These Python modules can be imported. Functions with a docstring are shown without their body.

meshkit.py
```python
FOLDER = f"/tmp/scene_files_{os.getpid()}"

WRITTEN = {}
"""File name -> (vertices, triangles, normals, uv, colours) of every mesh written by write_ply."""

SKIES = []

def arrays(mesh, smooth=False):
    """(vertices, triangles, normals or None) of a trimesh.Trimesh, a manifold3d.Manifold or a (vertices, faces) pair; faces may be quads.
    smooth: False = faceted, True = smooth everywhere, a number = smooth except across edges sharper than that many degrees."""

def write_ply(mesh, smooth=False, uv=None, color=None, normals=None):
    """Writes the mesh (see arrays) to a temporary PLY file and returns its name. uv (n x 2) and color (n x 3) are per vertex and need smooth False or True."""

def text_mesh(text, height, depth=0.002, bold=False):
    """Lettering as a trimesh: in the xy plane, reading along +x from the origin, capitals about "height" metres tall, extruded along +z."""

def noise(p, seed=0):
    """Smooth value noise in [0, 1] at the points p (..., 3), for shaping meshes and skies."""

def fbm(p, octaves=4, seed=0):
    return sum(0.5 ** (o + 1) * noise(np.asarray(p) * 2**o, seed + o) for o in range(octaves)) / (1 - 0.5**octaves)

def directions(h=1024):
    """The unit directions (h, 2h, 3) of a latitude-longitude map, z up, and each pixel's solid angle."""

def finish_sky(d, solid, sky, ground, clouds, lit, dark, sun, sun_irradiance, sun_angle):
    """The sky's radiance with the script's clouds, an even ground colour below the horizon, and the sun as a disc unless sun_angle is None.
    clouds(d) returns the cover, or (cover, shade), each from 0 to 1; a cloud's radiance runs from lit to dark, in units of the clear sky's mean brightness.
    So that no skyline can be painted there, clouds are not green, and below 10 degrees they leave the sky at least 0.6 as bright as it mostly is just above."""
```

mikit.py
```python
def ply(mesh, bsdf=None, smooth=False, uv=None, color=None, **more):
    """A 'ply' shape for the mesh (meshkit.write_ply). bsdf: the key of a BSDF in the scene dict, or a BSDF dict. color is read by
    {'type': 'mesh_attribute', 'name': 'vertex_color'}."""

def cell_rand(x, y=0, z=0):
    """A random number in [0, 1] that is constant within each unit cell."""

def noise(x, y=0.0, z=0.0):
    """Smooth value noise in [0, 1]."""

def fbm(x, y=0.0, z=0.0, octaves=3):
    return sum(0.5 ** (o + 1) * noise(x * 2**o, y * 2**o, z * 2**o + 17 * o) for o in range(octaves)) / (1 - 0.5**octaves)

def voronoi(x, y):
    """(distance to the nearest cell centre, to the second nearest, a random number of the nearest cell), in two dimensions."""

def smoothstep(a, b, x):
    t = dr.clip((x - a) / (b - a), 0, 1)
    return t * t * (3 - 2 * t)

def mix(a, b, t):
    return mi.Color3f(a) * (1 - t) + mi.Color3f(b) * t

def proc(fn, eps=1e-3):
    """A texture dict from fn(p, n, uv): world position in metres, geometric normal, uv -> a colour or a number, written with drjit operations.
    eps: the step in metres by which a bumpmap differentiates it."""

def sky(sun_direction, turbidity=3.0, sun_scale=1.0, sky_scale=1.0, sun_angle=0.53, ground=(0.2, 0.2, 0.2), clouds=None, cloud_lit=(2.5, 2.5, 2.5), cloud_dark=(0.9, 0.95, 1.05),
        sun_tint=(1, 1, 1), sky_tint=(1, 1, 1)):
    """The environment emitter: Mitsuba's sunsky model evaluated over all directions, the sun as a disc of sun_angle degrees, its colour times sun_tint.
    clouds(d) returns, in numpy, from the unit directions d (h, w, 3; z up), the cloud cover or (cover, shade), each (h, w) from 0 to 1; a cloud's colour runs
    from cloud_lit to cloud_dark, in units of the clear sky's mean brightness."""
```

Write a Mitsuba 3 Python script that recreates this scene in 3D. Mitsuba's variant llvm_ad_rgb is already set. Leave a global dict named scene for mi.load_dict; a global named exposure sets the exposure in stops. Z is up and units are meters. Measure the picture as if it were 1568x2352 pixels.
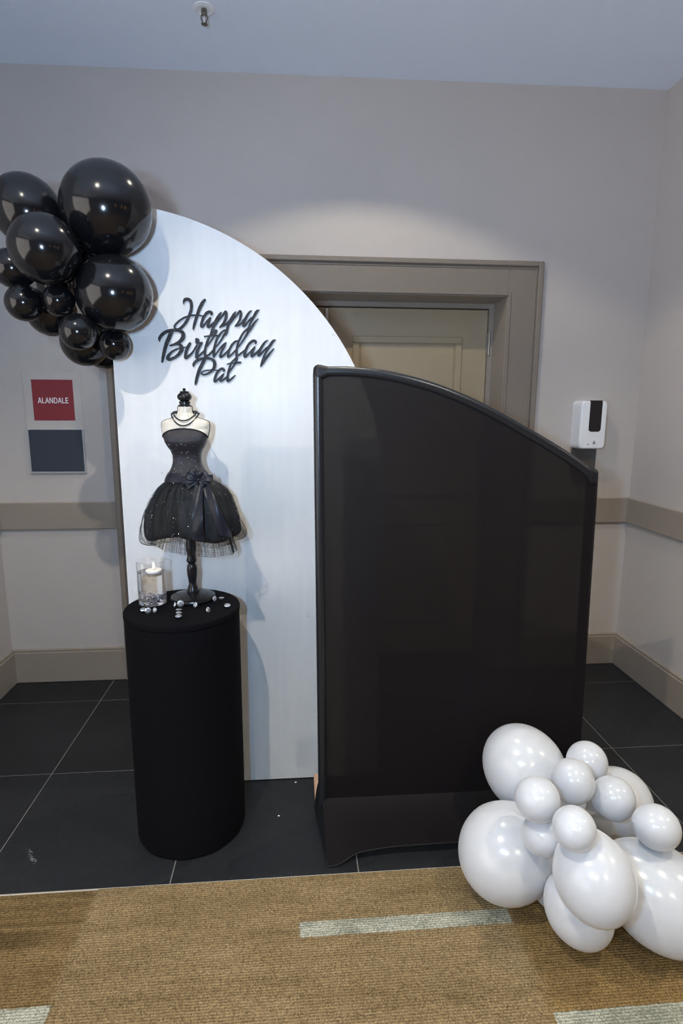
import math, random
import numpy as np, trimesh, mitsuba as mi, drjit as dr
import mikit, meshkit
import manifold3d as m3
from shapely.geometry import Polygon, Point, MultiPoint
from shapely.ops import unary_union
from mikit import proc, noise, fbm, cell_rand, smoothstep, mix

T = mi.ScalarTransform4f
rng = np.random.default_rng(7)
scene, labels = {}, {}

# ------------------------------------------------------------------ camera, light, exposure
exposure = 0.0
CAM = np.array([0.0, -3.0855, 1.5])
FWD = np.array([0.08104, 0.98073, -0.17775])
UP = np.array([0.01052, 0.17749, 0.98407])
scene['camera'] = {'type': 'perspective', 'fov': 61.95, 'fov_axis': 'x', 'near_clip': 0.05, 'far_clip': 100.0,
                   'to_world': T().look_at(origin=CAM.tolist(), target=(CAM + FWD).tolist(), up=UP.tolist())}
ZC = 3.0907                                   # ceiling height at x = 0.3
def ceil_z(x): return ZC + 0.0098 * (x - 0.3)
LAMP_RADIANCE = [8600, 7700, 6000]          # recessed downlights, warm white
LAMP_RADII = [0.016, 0.010, 0.016, 0.016, 0.016, 0.016]
CAN_R, CAN_H = 0.085, 0.0510
DOWNLIGHTS = [(-0.66, -2.6), (0.35, -1.0), (1.4, -2.45), (3.5, -2.5), (1.4, -5.2), (-0.6, -5.2)]
LAMP_SHARE = [1.9, 1.75, 1.25, 1.5, 1.9, 2.2]
WINDOW_RADIANCE = [2.0, 1.83, 1.66]              # daylight behind the hall's curtained window, left of the camera
FLASH_RADIANCE = [1100, 1800, 2650]           # the photographer's flash: frosted dome left of the lens
BOUNCE_RADIANCE = [1250, 1400, 1680]          # the same flash's head, turned up to the ceiling
FLASH_AT = np.array([-0.25, -3.10, 1.575])

# ------------------------------------------------------------------ helpers
def rgb(*c): return {'type': 'rgb', 'value': [float(x) for x in (c if len(c) == 3 else c * 3)]}
def mat(name, d): scene[name] = {'type': 'twosided', 'bsdf': d} if d['type'] in ('principled', 'diffuse', 'roughplastic', 'bumpmap', 'roughconductor', 'blendbsdf') else d
def pr(color, rough=0.5, spec=0.5, **k):
    return {'type': 'principled', 'base_color': color if isinstance(color, dict) else rgb(*color), 'roughness': rough, 'specular': spec, **k}
def bump(d, fn, scale, eps=1e-3): return {'type': 'bumpmap', 'arbitrary': proc(fn, eps), 'bsdf': d, 'scale': scale}

def numbered(base):
    key, n = base, 0
    while key in USED:
        n += 1; key = f'{base}_{n:03d}'
    USED.add(key); return key
USED = set()
def put(name, mesh, bsdf, parent=None, smooth=False, label=None, cat=None, group=None, kind=None, shape=None, **more):
    """ONE entry of scene under its own key; a part's key starts with its parent's."""
    key = numbered((parent + '__' if parent else '') + name)
    scene[key] = dict(shape, **more) if shape is not None else mikit.ply(mesh, bsdf, smooth=smooth, **more)
    tag(key, label, cat, group, kind); return key
def tag(key, label=None, cat=None, group=None, kind=None):
    d = {k: v for k, v in (('label', label), ('category', cat), ('group', group), ('kind', kind)) if v}
    if d: labels[key] = d
def thing(name, label, cat, group=None, kind=None):
    key = numbered(name); tag(key, label, cat, group, kind); return key

def box(x0, x1, y0, y1, z0, z1, b=0.0015):
    """A box with chamfered edges."""
    b = min(b, 0.45 * min(x1 - x0, y1 - y0, z1 - z0)); c = np.array([(x0 + x1) / 2, (y0 + y1) / 2, (z0 + z1) / 2]); h = np.array([x1 - x0, y1 - y0, z1 - z0]) / 2
    p = []
    for s in np.ndindex(2, 2, 2):
        s = np.array(s) * 2 - 1
        for k in range(3):
            q = h - b; q = q.copy(); q[k] = h[k]; p.append(c + s * q)
    return trimesh.convex.convex_hull(np.array(p))
def cat_(*ms): return trimesh.util.concatenate(list(ms))
def grid_mesh(P, closed_u=False, closed_v=False):
    """Mesh over an array of points (m, n, 3)."""
    P = np.asarray(P, float); m, n = P.shape[:2]; f = []
    for i in range(m if closed_u else m - 1):
        for j in range(n if closed_v else n - 1):
            a, b, c, d = i * n + j, i * n + (j + 1) % n, ((i + 1) % m) * n + (j + 1) % n, ((i + 1) % m) * n + j
            f += [(a, b, c), (a, c, d)]
    return trimesh.Trimesh(P.reshape(-1, 3), np.array(f), process=False)
def loft(rings, caps=True):
    """Closed body over rings (m, n, 3), bottom to top, each anticlockwise seen from above."""
    P = np.asarray(rings, float); m, n = P.shape[:2]; g = grid_mesh(P, closed_v=True); v, f = g.vertices, list(map(tuple, g.faces))
    if caps:
        v = np.vstack([v, P[0].mean(0), P[-1].mean(0)])
        for j in range(n):
            f += [(m * n, (j + 1) % n, j), (m * n + 1, (m - 1) * n + j, (m - 1) * n + (j + 1) % n)]
    return trimesh.Trimesh(v, np.array(f), process=False)
def lathe(prof, c=(0, 0, 0), n=64, caps=True):
    """Body of revolution about z over (radius, z), bottom to top."""
    a = np.arange(n) * 2 * np.pi / n
    return loft([[(c[0] + r * math.cos(t), c[1] + r * math.sin(t), c[2] + z) for t in a] for r, z in prof], caps)
def catmull(P, k=8, closed=False):
    P = np.asarray(P, float)
    Q = np.vstack([P[-1], P, P[:2]]) if closed else np.vstack([2 * P[0] - P[1], P, 2 * P[-1] - P[-2]])
    out = []
    for i in range(1, len(Q) - 2):
        t = np.arange(k)[:, None] / k
        out.append(0.5 * (2 * Q[i] + (Q[i + 1] - Q[i - 1]) * t + (2 * Q[i - 1] - 5 * Q[i] + 4 * Q[i + 1] - Q[i + 2]) * t ** 2 + (3 * Q[i] - Q[i - 1] - 3 * Q[i + 1] + Q[i + 2]) * t ** 3))
    if not closed: out.append(P[-1:])
    return np.vstack(out)
def tube(P, r, n=12, closed=False, caps=True):
    """A round bar along the points P; r a number or one per point."""
    P = np.asarray(P, float); R = np.broadcast_to(r, len(P))
    d = np.gradient(P, axis=0) if not closed else np.roll(P, -1, 0) - np.roll(P, 1, 0)
    d /= np.linalg.norm(d, axis=1, keepdims=True)
    u = np.cross(d[0], [0, 0, 1] if abs(d[0][2]) < 0.9 else [0, 1, 0]); rings = []
    for p, t, rr in zip(P, d, R):
        u = u - t * (u @ t); u /= np.linalg.norm(u); w = np.cross(t, u)
        rings.append([p + rr * (u * math.cos(a) + w * math.sin(a)) for a in np.arange(n) * 2 * np.pi / n])
    return grid_mesh(rings, closed_u=True, closed_v=True) if closed else loft(rings, caps)
def extrude_xz(poly, y0, y1):
    """shapely polygon in (x, z) made solid from y0 (front) to y1."""
    out = []
    for g in getattr(poly, 'geoms', [poly]):
        m = trimesh.creation.extrude_polygon(g, y1 - y0, engine='earcut')
        v = m.vertices; m.vertices = np.stack([v[:, 0], y1 - v[:, 2], v[:, 1]], 1); out.append(m)
    return cat_(*out)
def oriented(mesh, centre, axis, roll=0.0):
    """Turns a mesh whose own axis is +z to point along axis."""
    a = np.asarray(axis, float); a /= np.linalg.norm(a)
    m = mesh.copy(); m.apply_transform(trimesh.transformations.rotation_matrix(roll, [0, 0, 1]))
    m.apply_transform(trimesh.geometry.align_vectors([0, 0, 1], a)); m.apply_translation(centre); return m

# ------------------------------------------------------------------ materials
mat('wall_paint', bump(pr(proc(lambda p, n, uv: mi.Color3f(0.480, 0.440, 0.417) * (0.97 + 0.06 * fbm(p.x * 3, p.y * 3, p.z * 3, 2))), 0.62, 0.3),
                       lambda p, n, uv: fbm(p.x * 260, p.y * 260, p.z * 260, 2), 0.0003))
mat('ceiling_paint', pr((0.68, 0.74, 0.84), 0.8, 0.2))
mat('trim_paint', pr((0.285, 0.243, 0.204), 0.38, 0.4))
mat('casing_paint', pr((0.205, 0.174, 0.148), 0.42, 0.35))
mat('door_paint', pr((0.37, 0.295, 0.195), 0.42, 0.4))
mat('door_edge_white', pr((0.62, 0.60, 0.57), 0.4))
mat('hinge_metal', pr((0.35, 0.32, 0.28), 0.35, metallic=0.7))
mat('grout', pr((0.17, 0.165, 0.165), 0.8, 0.2))
mat('threshold_metal', pr((0.62, 0.58, 0.52), 0.4, metallic=0.5))
def tile_color(p, n, uv):
    c = cell_rand(dr.floor((p.x + 1.0228) / 0.6092), dr.floor((p.y + 0.2465) / 0.6092))
    m = fbm(p.x * 5, p.y * 5, 0.0, 4); g = fbm(p.x * 90, p.y * 90, 3.0, 2)
    base = mix((0.0105, 0.0115, 0.0135), (0.019, 0.021, 0.025), 0.5 * c + 0.6 * (m - 0.4)) * (0.85 + 0.3 * g)
    u, v = (p.x + 0.907) * 0.66 + (p.y + 1.31) * -0.75, (p.x + 0.907) * 0.75 + (p.y + 1.31) * 0.66        # a chalky scuff on one tile
    scuff = (1 - smoothstep(0.002, 0.009, dr.abs(v + 0.012 * (noise(u * 60) - 0.5)))) * (1 - smoothstep(0.03, 0.05, dr.abs(u))) * smoothstep(0.5, 0.68, noise(p.x * 300, p.y * 300))
    return mix(base, (0.30, 0.31, 0.32), 0.5 * scuff)
mat('slate_tile', bump(pr(proc(tile_color), 0.45, 0.28), lambda p, n, uv: fbm(p.x * 45, p.y * 45, 1.0, 3), 0.0012))
CW = 0.632                                     # carpet tile width
def carpet_color(p, n, uv):
    col = dr.floor(p.x / CW); u = p.x - col * CW
    rib = noise(p.x * 26 + col * 7.3, p.y * 150, 2.0); streak = fbm(p.x * 1.6 + col * 11.0, p.y * 36, 5.0, 3)
    tuft = noise(p.x * 330, p.y * 330, 0.0); tuft2 = noise(p.x * 520, p.y * 260, 9.0); worn = fbm(p.x * 5, p.y * 7, 4.0, 3)
    c = mix((0.138, 0.095, 0.046), (0.300, 0.220, 0.122), dr.clip(0.45 * streak + 0.25 * rib + 0.45 * worn - 0.12, 0, 1))
    left = 1 - smoothstep(-0.655, -0.62, p.x)
    right = smoothstep(0.60, 0.66, p.x)
    band = left * (1 - 0.75 * smoothstep(-0.82, -0.66, p.x)) * smoothstep(-1.668, -1.655, p.y) * (1 - smoothstep(-1.612, -1.600, p.y))
    fine = left * smoothstep(-1.60, -1.59, p.y) * (0.5 + 0.5 * dr.sin(p.y * 190 + 3 * noise(p.x * 4, p.y * 30)))
    c = mix(c, c * mi.Color3f(0.80, 0.75, 0.66), left); c = mix(c, c * 0.58, band); c = mix(c, c * 0.72, fine * 0.8)
    c = mix(c, c * mi.Color3f(0.86, 0.78, 0.62), right)
    e = 0.004 * (noise(p.x * 90, p.y * 90, 7.0) - 0.5)
    def bar(x0, x1, y0, y1): return smoothstep(x0 - 0.003, x0 + 0.003, p.x + e) * (1 - smoothstep(x1 - 0.003, x1 + 0.003, p.x + e)) * smoothstep(y0 - 0.003, y0 + 0.003, p.y + e) * (1 - smoothstep(y1 - 0.003, y1 + 0.003, p.y + e))
    strip = bar(0.0, 0.630, -1.690, -1.640) + bar(-1.262, -0.632, -1.882, -1.830) + bar(0.634, 1.262, -2.0, -1.947)
    grey = mix((0.17, 0.175, 0.135), (0.44, 0.44, 0.37), dr.clip(0.25 + 0.9 * (fbm(p.x * 14, p.y * 30, 2.0, 3) - 0.25), 0, 1))
    c = mix(c, grey, dr.minimum(strip, 1.0))
    return c * (0.35 + 0.62 * tuft + 0.48 * tuft2) * (1 + 0.16 * dr.sin(p.y * 2 * math.pi / 0.0075 + 1.5 * noise(p.x * 40, p.y * 20)))
mat('carpet_weave', bump(pr(proc(carpet_color), 0.95, 0.05, sheen=0.2),
                         lambda p, n, uv: noise(p.x * 300, p.y * 300, 1.0) * 0.6 + 0.4 * dr.sin(p.y * 2 * math.pi / 0.0075), 0.0016, eps=6e-4))
def panel_color(p, n, uv):
    c = mix((0.620, 0.630, 0.645), (0.670, 0.676, 0.686), fbm(p.x * 60, p.z * 4, 0.0, 3))
    def spot(x, z, r, k): return (1 - smoothstep(r * 0.35, r * 0.7, dr.sqrt(dr.square(p.x - x) + dr.square(p.z - z) * 0.6))) * smoothstep(0.52, 0.66, noise(p.x * 420, p.z * 300, k))
    c = mix(c, (0.30, 0.20, 0.09), spot(-0.490, 0.967, 0.014, 1.0))
    s = spot(-0.483, 1.265, 0.008, 2.0) + spot(0.144, 1.762, 0.010, 3.0) + spot(0.047, 0.704, 0.008, 4.0)
    return mix(c, (0.22, 0.22, 0.24), dr.minimum(s, 1.0) * 0.7)
mat('white_gloss_paint', bump(pr(proc(panel_color), 0.30, 0.08), lambda p, n, uv: fbm(p.x * 130, p.y * 130, p.z * 5, 3), 0.0009))
mat('raw_wood', pr(proc(lambda p, n, uv: mix((0.50, 0.30, 0.20), (0.66, 0.43, 0.30), fbm(p.x * 60, p.y * 6, p.z * 60, 3))), 0.6))
def weave(p, n, uv): return noise(p.x * 900, p.y * 900, p.z * 900)
scene['sheer_spandex'] = {'type': 'mask', 'opacity': rgb(0.965), 'bsdf': {'type': 'twosided', 'bsdf': pr(proc(lambda p, n, uv: mi.Color3f(0.0070, 0.0058, 0.0068) * (0.6 + 0.8 * weave(p, n, uv))), 0.6, 0.12, sheen=0.1)}}   # one layer of stretch fabric, slightly see-through
mat('spandex', pr(proc(lambda p, n, uv: mi.Color3f(0.0065, 0.007, 0.009) * (0.6 + 0.8 * weave(p, n, uv))), 0.50, 0.30, sheen=0.3))
mat('spandex_taut', pr(proc(lambda p, n, uv: mi.Color3f(0.011, 0.0125, 0.016) * (0.7 + 0.6 * weave(p, n, uv))), 0.30, 0.5))
mat('plinth_fabric', pr(proc(lambda p, n, uv: mi.Color3f(0.0042, 0.0042, 0.0056) * (0.6 + 0.8 * weave(p, n, uv))), 0.8, 0.05))
mat('black_latex', pr((0.0045, 0.0048, 0.0062), 0.12, 0.5))
mat('white_latex', pr((0.51, 0.53, 0.57), 0.19, 0.45))
mat('ivory_satin', bump(pr((0.53, 0.495, 0.43), 0.30, 0.6, sheen=0.2), lambda p, n, uv: fbm(p.x * 28, p.y * 28, p.z * 60, 2), 0.006))
mat('black_lacquer', pr((0.008, 0.0082, 0.010), 0.24, 0.38))
mat('black_piping', pr((0.008, 0.008, 0.009), 0.6, 0.3))
mat('bodice_fabric', bump(pr(proc(lambda p, n, uv: mix((0.008, 0.008, 0.011), (0.026, 0.025, 0.034), 0.5 + 0.5 * dr.sin(p.x * 2 * math.pi / 0.0034)) * (0.6 + 0.8 * noise(p.x * 700, p.y * 700, p.z * 700))), 0.38, 0.45),
                          lambda p, n, uv: dr.sin(p.x * 2 * math.pi / 0.0034) + noise(p.x * 600, p.y * 600, p.z * 600), 0.0004, eps=4e-4))
mat('satin_ribbon', pr((0.010, 0.011, 0.018), 0.36, 0.24, sheen=0.15))
mat('tulle', pr((0.010, 0.012, 0.014), 0.5, 0.3))
mat('skirt_lining', pr((0.008, 0.009, 0.011), 0.6, 0.3, sheen=0.2))
mat('sequin_silver', pr((0.80, 0.80, 0.84), 0.12, metallic=1.0))
mat('sequin_gold', pr((0.85, 0.52, 0.20), 0.12, metallic=1.0))
mat('black_pearl', pr((0.014, 0.014, 0.015), 0.15, 0.6))
mat('glitter_acrylic', pr(proc(lambda p, n, uv: mix((0.008, 0.009, 0.012), (0.22, 0.23, 0.30), smoothstep(0.93, 0.97, cell_rand(p.x * 900, p.y * 900, p.z * 900)))), 0.5, 0.2))
mat('candle_wax', pr((0.86, 0.85, 0.82), 0.5, 0.4))
mat('wick_black', pr((0.02, 0.02, 0.02), 0.8))
scene['water'] = {'type': 'dielectric', 'int_ior': 1.333, 'ext_ior': 1.0}
scene['clear_glass'] = {'type': 'thindielectric', 'int_ior': 1.5}
mat('crystal_glass', pr((0.78, 0.81, 0.87), 0.10, 0.8, metallic=0.88))
mat('dispenser_plastic', pr((0.76, 0.77, 0.80), 0.25, 0.5))
mat('dispenser_window', pr((0.012, 0.009, 0.011), 0.3, 0.4))
mat('dispenser_plate', pr((0.095, 0.09, 0.088), 0.5, 0.3))
mat('grey_mark', pr((0.20, 0.22, 0.25), 0.5))
mat('sign_backing', pr((0.50, 0.458, 0.432), 0.3, 0.5))
mat('sign_red', pr((0.23, 0.028, 0.036), 0.45, 0.4))
mat('sign_slate', pr((0.034, 0.043, 0.060), 0.45, 0.4))
mat('sign_silver', pr((0.50, 0.53, 0.56), 0.35, metallic=0.6))
mat('sign_white', pr((0.78, 0.77, 0.78), 0.5))
mat('sprinkler_brass', pr((0.17, 0.155, 0.13), 0.4, metallic=0.8))
mat('white_enamel', pr((0.72, 0.73, 0.74), 0.3))
mat('can_baffle', pr((0.05, 0.05, 0.05), 0.6))
mat('flash_black', pr((0.02, 0.02, 0.02), 0.5))
mat('paper_scrap', pr((0.80, 0.81, 0.82), 0.7))
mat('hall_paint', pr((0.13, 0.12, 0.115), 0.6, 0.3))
mat('far_carpet', pr((0.12, 0.085, 0.045), 0.95, 0.05))
mat('bronze', pr((0.10, 0.07, 0.04), 0.4, metallic=0.6))
mat('sheer_curtain', pr((0.75, 0.74, 0.72), 0.8, 0.1))

# ------------------------------------------------------------------ the setting
XL, XR, TILE, TX, TY, EDGE = -1.5617, 1.9131, 0.6092, -1.0228, -0.2465, -1.4650
RX0, RX1, RY0 = -3.4, 5.4, -7.6               # the hall that the alcove opens to, behind the camera
put('floor', box(RX0, RX1, RY0, 0.0, -0.10, -0.0015, 0.001), 'grout', kind='structure')
G = 0.0021
xs = [TX + k * TILE for k in range(-1, 6)]; ys = [0.0, TY, TY - TILE, EDGE]
for i in range(len(xs) - 1):
    for j in range(3):
        x0, x1 = max(xs[i] + G, XL), min(xs[i + 1] - G, XR); dz = float(rng.uniform(-0.0003, 0.0003))
        put('tile', box(x0, x1, ys[j + 1] + (G if j < 2 else 0.0005), ys[j] - (G if j else 0), -0.012, dz, 0.0008), 'slate_tile', 'floor')
put('threshold_strip', box(XL, XR, EDGE - 0.0062, EDGE, -0.01, 0.0012, 0.0006), 'threshold_metal', 'floor')
for i in range(-3, 4):
    for j in range(5):
        y1 = (-1.4750 if i < -1 else -1.4713) if j == 0 else -1.4765 - 0.632 * j
        put('carpet_tile', box(i * CW, (i + 1) * CW, -1.4765 - 0.632 * (j + 1), y1, -0.01, 0.0045, 0.0003), 'carpet_weave', 'floor')
put('carpet_field', cat_(box(RX0, -3 * CW, RY0, EDGE, -0.01, 0.004), box(4 * CW, RX1, RY0, EDGE, -0.01, 0.004), box(-3 * CW, 4 * CW, RY0, -1.4765 - 0.632 * 5, -0.01, 0.004),
                         box(RX0, XL, -1.6, EDGE, -0.01, 0.004)), 'far_carpet', 'floor')
# walls; the back wall has the opening of the double door
DX0, DX1, DZ = -0.7682, 1.1292, 2.0895
wall = Polygon([(XL - 0.1, -0.05), (XR + 0.1, -0.05), (XR + 0.1, ceil_z(XR + 0.1) + 0.02), (XL - 0.1, ceil_z(XL - 0.1) + 0.02)]).difference(Polygon([(DX0, -0.2), (DX1, -0.2), (DX1, DZ), (DX0, DZ)]))
put('wall_back', extrude_xz(wall, 0.0, 0.26), 'wall_paint', kind='structure')
put('wall_left', box(XL - 0.1, XL, -1.62, 0.0, -0.05, ceil_z(XL) + 0.02, 0.001), 'wall_paint', kind='structure')
put('wall_right', box(XR, XR + 0.1, -1.62, 0.0, -0.05, ceil_z(XR) + 0.02, 0.001), 'wall_paint', kind='structure')
put('wall_front_left', box(RX0, XL - 0.1, -1.62, -1.52, -0.05, 3.15), 'wall_paint', kind='structure')
put('wall_front_right', box(XR + 0.1, RX1, -1.62, -1.52, -0.05, 3.2), 'wall_paint', kind='structure')
put('wall_hall_left', box(RX0 - 0.1, RX0, RY0, -1.52, -0.05, 3.15), 'wall_paint', kind='structure')
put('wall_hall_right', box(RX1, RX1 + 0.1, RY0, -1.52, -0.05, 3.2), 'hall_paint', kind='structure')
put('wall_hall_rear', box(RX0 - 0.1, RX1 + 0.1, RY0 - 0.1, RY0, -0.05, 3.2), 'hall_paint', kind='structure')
cp = Polygon([(RX0 - 0.1, RY0 - 0.1), (RX1 + 0.1, RY0 - 0.1), (RX1 + 0.1, 0.26), (RX0 - 0.1, 0.26)])
for x, y in DOWNLIGHTS: cp = cp.difference(Point(x, y).buffer(CAN_R, 24))
c_ = trimesh.creation.extrude_polygon(cp, 0.012, engine='earcut'); c_.vertices[:, 2] += ceil_z(c_.vertices[:, 0])
put('ceiling', c_, 'ceiling_paint', kind='structure')
# chair rails and baseboards
def rail(name, axis, a0, a1, at):
    if axis == 'x': a = box(a0, a1, at - 0.020, at, 0.8653, 1.0099, 0.004)
    else: a = box(*(at, at + 0.020) if at < 0 else (at - 0.020, at), a0, a1, 0.8653, 1.0099, 0.004)
    put(name, a, 'trim_paint', kind='structure')
CX0, CX1, CZT = -0.9463, 1.3074, 2.2623
rail('trim_1', 'x', XL, CX0, 0.0); rail('trim_2', 'x', CX1, XR, 0.0); rail('trim_3', 'y', -1.5, 0.0, XL); rail('trim_4', 'y', -1.5, 0.0, XR)
def baseboard(name, boxes):
    t = thing(name, None, None, kind='structure')
    for (x0, x1, y0, y1), (cx0, cx1, cy0, cy1) in boxes:
        put('board', box(x0, x1, y0, y1, 0.0, 0.176, 0.003), 'trim_paint', t); put('cap', box(cx0, cx1, cy0, cy1, 0.174, 0.1913, 0.004), 'trim_paint', t)
baseboard('baseboard_back', [((a, b, -0.020, 0.0), (a, b, -0.013, 0.0)) for a, b in ((XL, CX0), (CX1, XR))])
baseboard('baseboard_left', [((XL, XL + 0.020, -1.5, 0.0), (XL, XL + 0.013, -1.5, 0.0))])
baseboard('baseboard_right', [((XR - 0.020, XR, -1.5, 0.0), (XR - 0.013, XR, -1.5, 0.0))])
# door casing: flat board, raised band outside, bead inside
cas = thing('trim_5', 'taupe painted door casing with a raised outer band around the double door', None, kind='structure')
def casing(parts):
    for d in parts: put('board', box(*d[:2], -0.022, 0.0, *d[2:], 0.002), 'casing_paint', cas)
casing([(CX0, DX0, 0.0, CZT), (DX1, CX1, 0.0, CZT), (DX0, DX1, DZ, CZT)])
bw = 0.026
for d in ((CX0, CX0 + bw, 0, CZT), (CX1 - bw, CX1, 0, CZT), (CX0 + bw, CX1 - bw, CZT - bw, CZT)): put('outer_band', box(d[0], d[1], -0.040, -0.020, d[2], d[3], 0.004), 'casing_paint', cas)
for d in ((CX0 + bw + .004, CX0 + bw + .013, 0, CZT - bw - .004), (CX1 - bw - .013, CX1 - bw - .004, 0, CZT - bw - .004), (CX0 + bw + .004, CX1 - bw - .004, CZT - bw - .013, CZT - bw - .004)): put('bead', box(d[0], d[1], -0.0265, -0.020, d[2], d[3], 0.002), 'casing_paint', cas)
for d in ((DX0 - .016, DX0, 0, DZ + .016), (DX1, DX1 + .016, 0, DZ + .016), (DX0, DX1, DZ, DZ + .016)): put('inner_bead', box(d[0], d[1], -0.030, -0.020, d[2], d[3], 0.004), 'casing_paint', cas)
jam = thing('trim_6', 'deep painted door jamb inside the casing', None, kind='structure')
put('head_jamb', box(DX0, DX1, -0.018, 0.25, DZ - 0.003, DZ + 0.01), 'trim_paint', jam)
for a, b in ((DX0 - 0.01, DX0 + 0.003), (DX1 - 0.003, DX1 + 0.01)): put('side_jamb', box(a, b, -0.018, 0.25, 0, DZ), 'trim_paint', jam)
put('stop', box(DX0, DX1, 0.188, 0.25, 2.060, DZ - 0.002), 'trim_paint', jam)
for a, b in ((DX0, DX0 + 0.027), (DX1 - 0.027, DX1)): put('stop', box(a, b, 0.188, 0.25, 0, 2.060), 'trim_paint', jam)
def door(name, x0, x1, hinge_x):
    t = thing(name, None, None, kind='structure')
    put('leaf', box(x0, x1, 0.205, 0.25, 0.006, 2.055, 0.002), 'door_paint', t)
    for z0, z1 in ((0.22, 0.86), (1.0, 1.905)):
        a, b, w = x0 + 0.135, x1 - 0.145, 0.038
        for d in ((a, b, z1 - w, z1), (a, b, z0, z0 + w), (a, a + w, z0 + w, z1 - w), (b - w, b, z0 + w, z1 - w)):
            put('moulding', box(d[0], d[1], 0.192, 0.207, d[2], d[3], 0.004), 'door_paint', t)
        put('panel', box(a + w + .006, b - w - .006, 0.199, 0.207, z0 + w + .006, z1 - w - .006, 0.003), 'door_paint', t)
    for z in (0.28, 1.05, 1.87):
        h = put('hinge', box(hinge_x - 0.013, hinge_x + 0.013, 0.196, 0.206, z - 0.06, z + 0.06, 0.002), 'hinge_metal', t)
        put('pin', lathe([(0.0005, -0.064), (0.007, -0.062), (0.007, 0.062), (0.0005, 0.064)], (hinge_x, 0.186, z), 16), 'hinge_metal', h, smooth=40)
    return t
d1 = door('door_1', 0.196, DX1 - 0.029, DX1 - 0.022); d2 = door('door_2', DX0 + 0.029, 0.176, DX0 + 0.022)
put('edge_strip', box(0.177, 0.195, 0.192, 0.206, 0.01, 2.05, 0.002), 'door_edge_white', d1, label='pale strip along the meeting edge')
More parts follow.
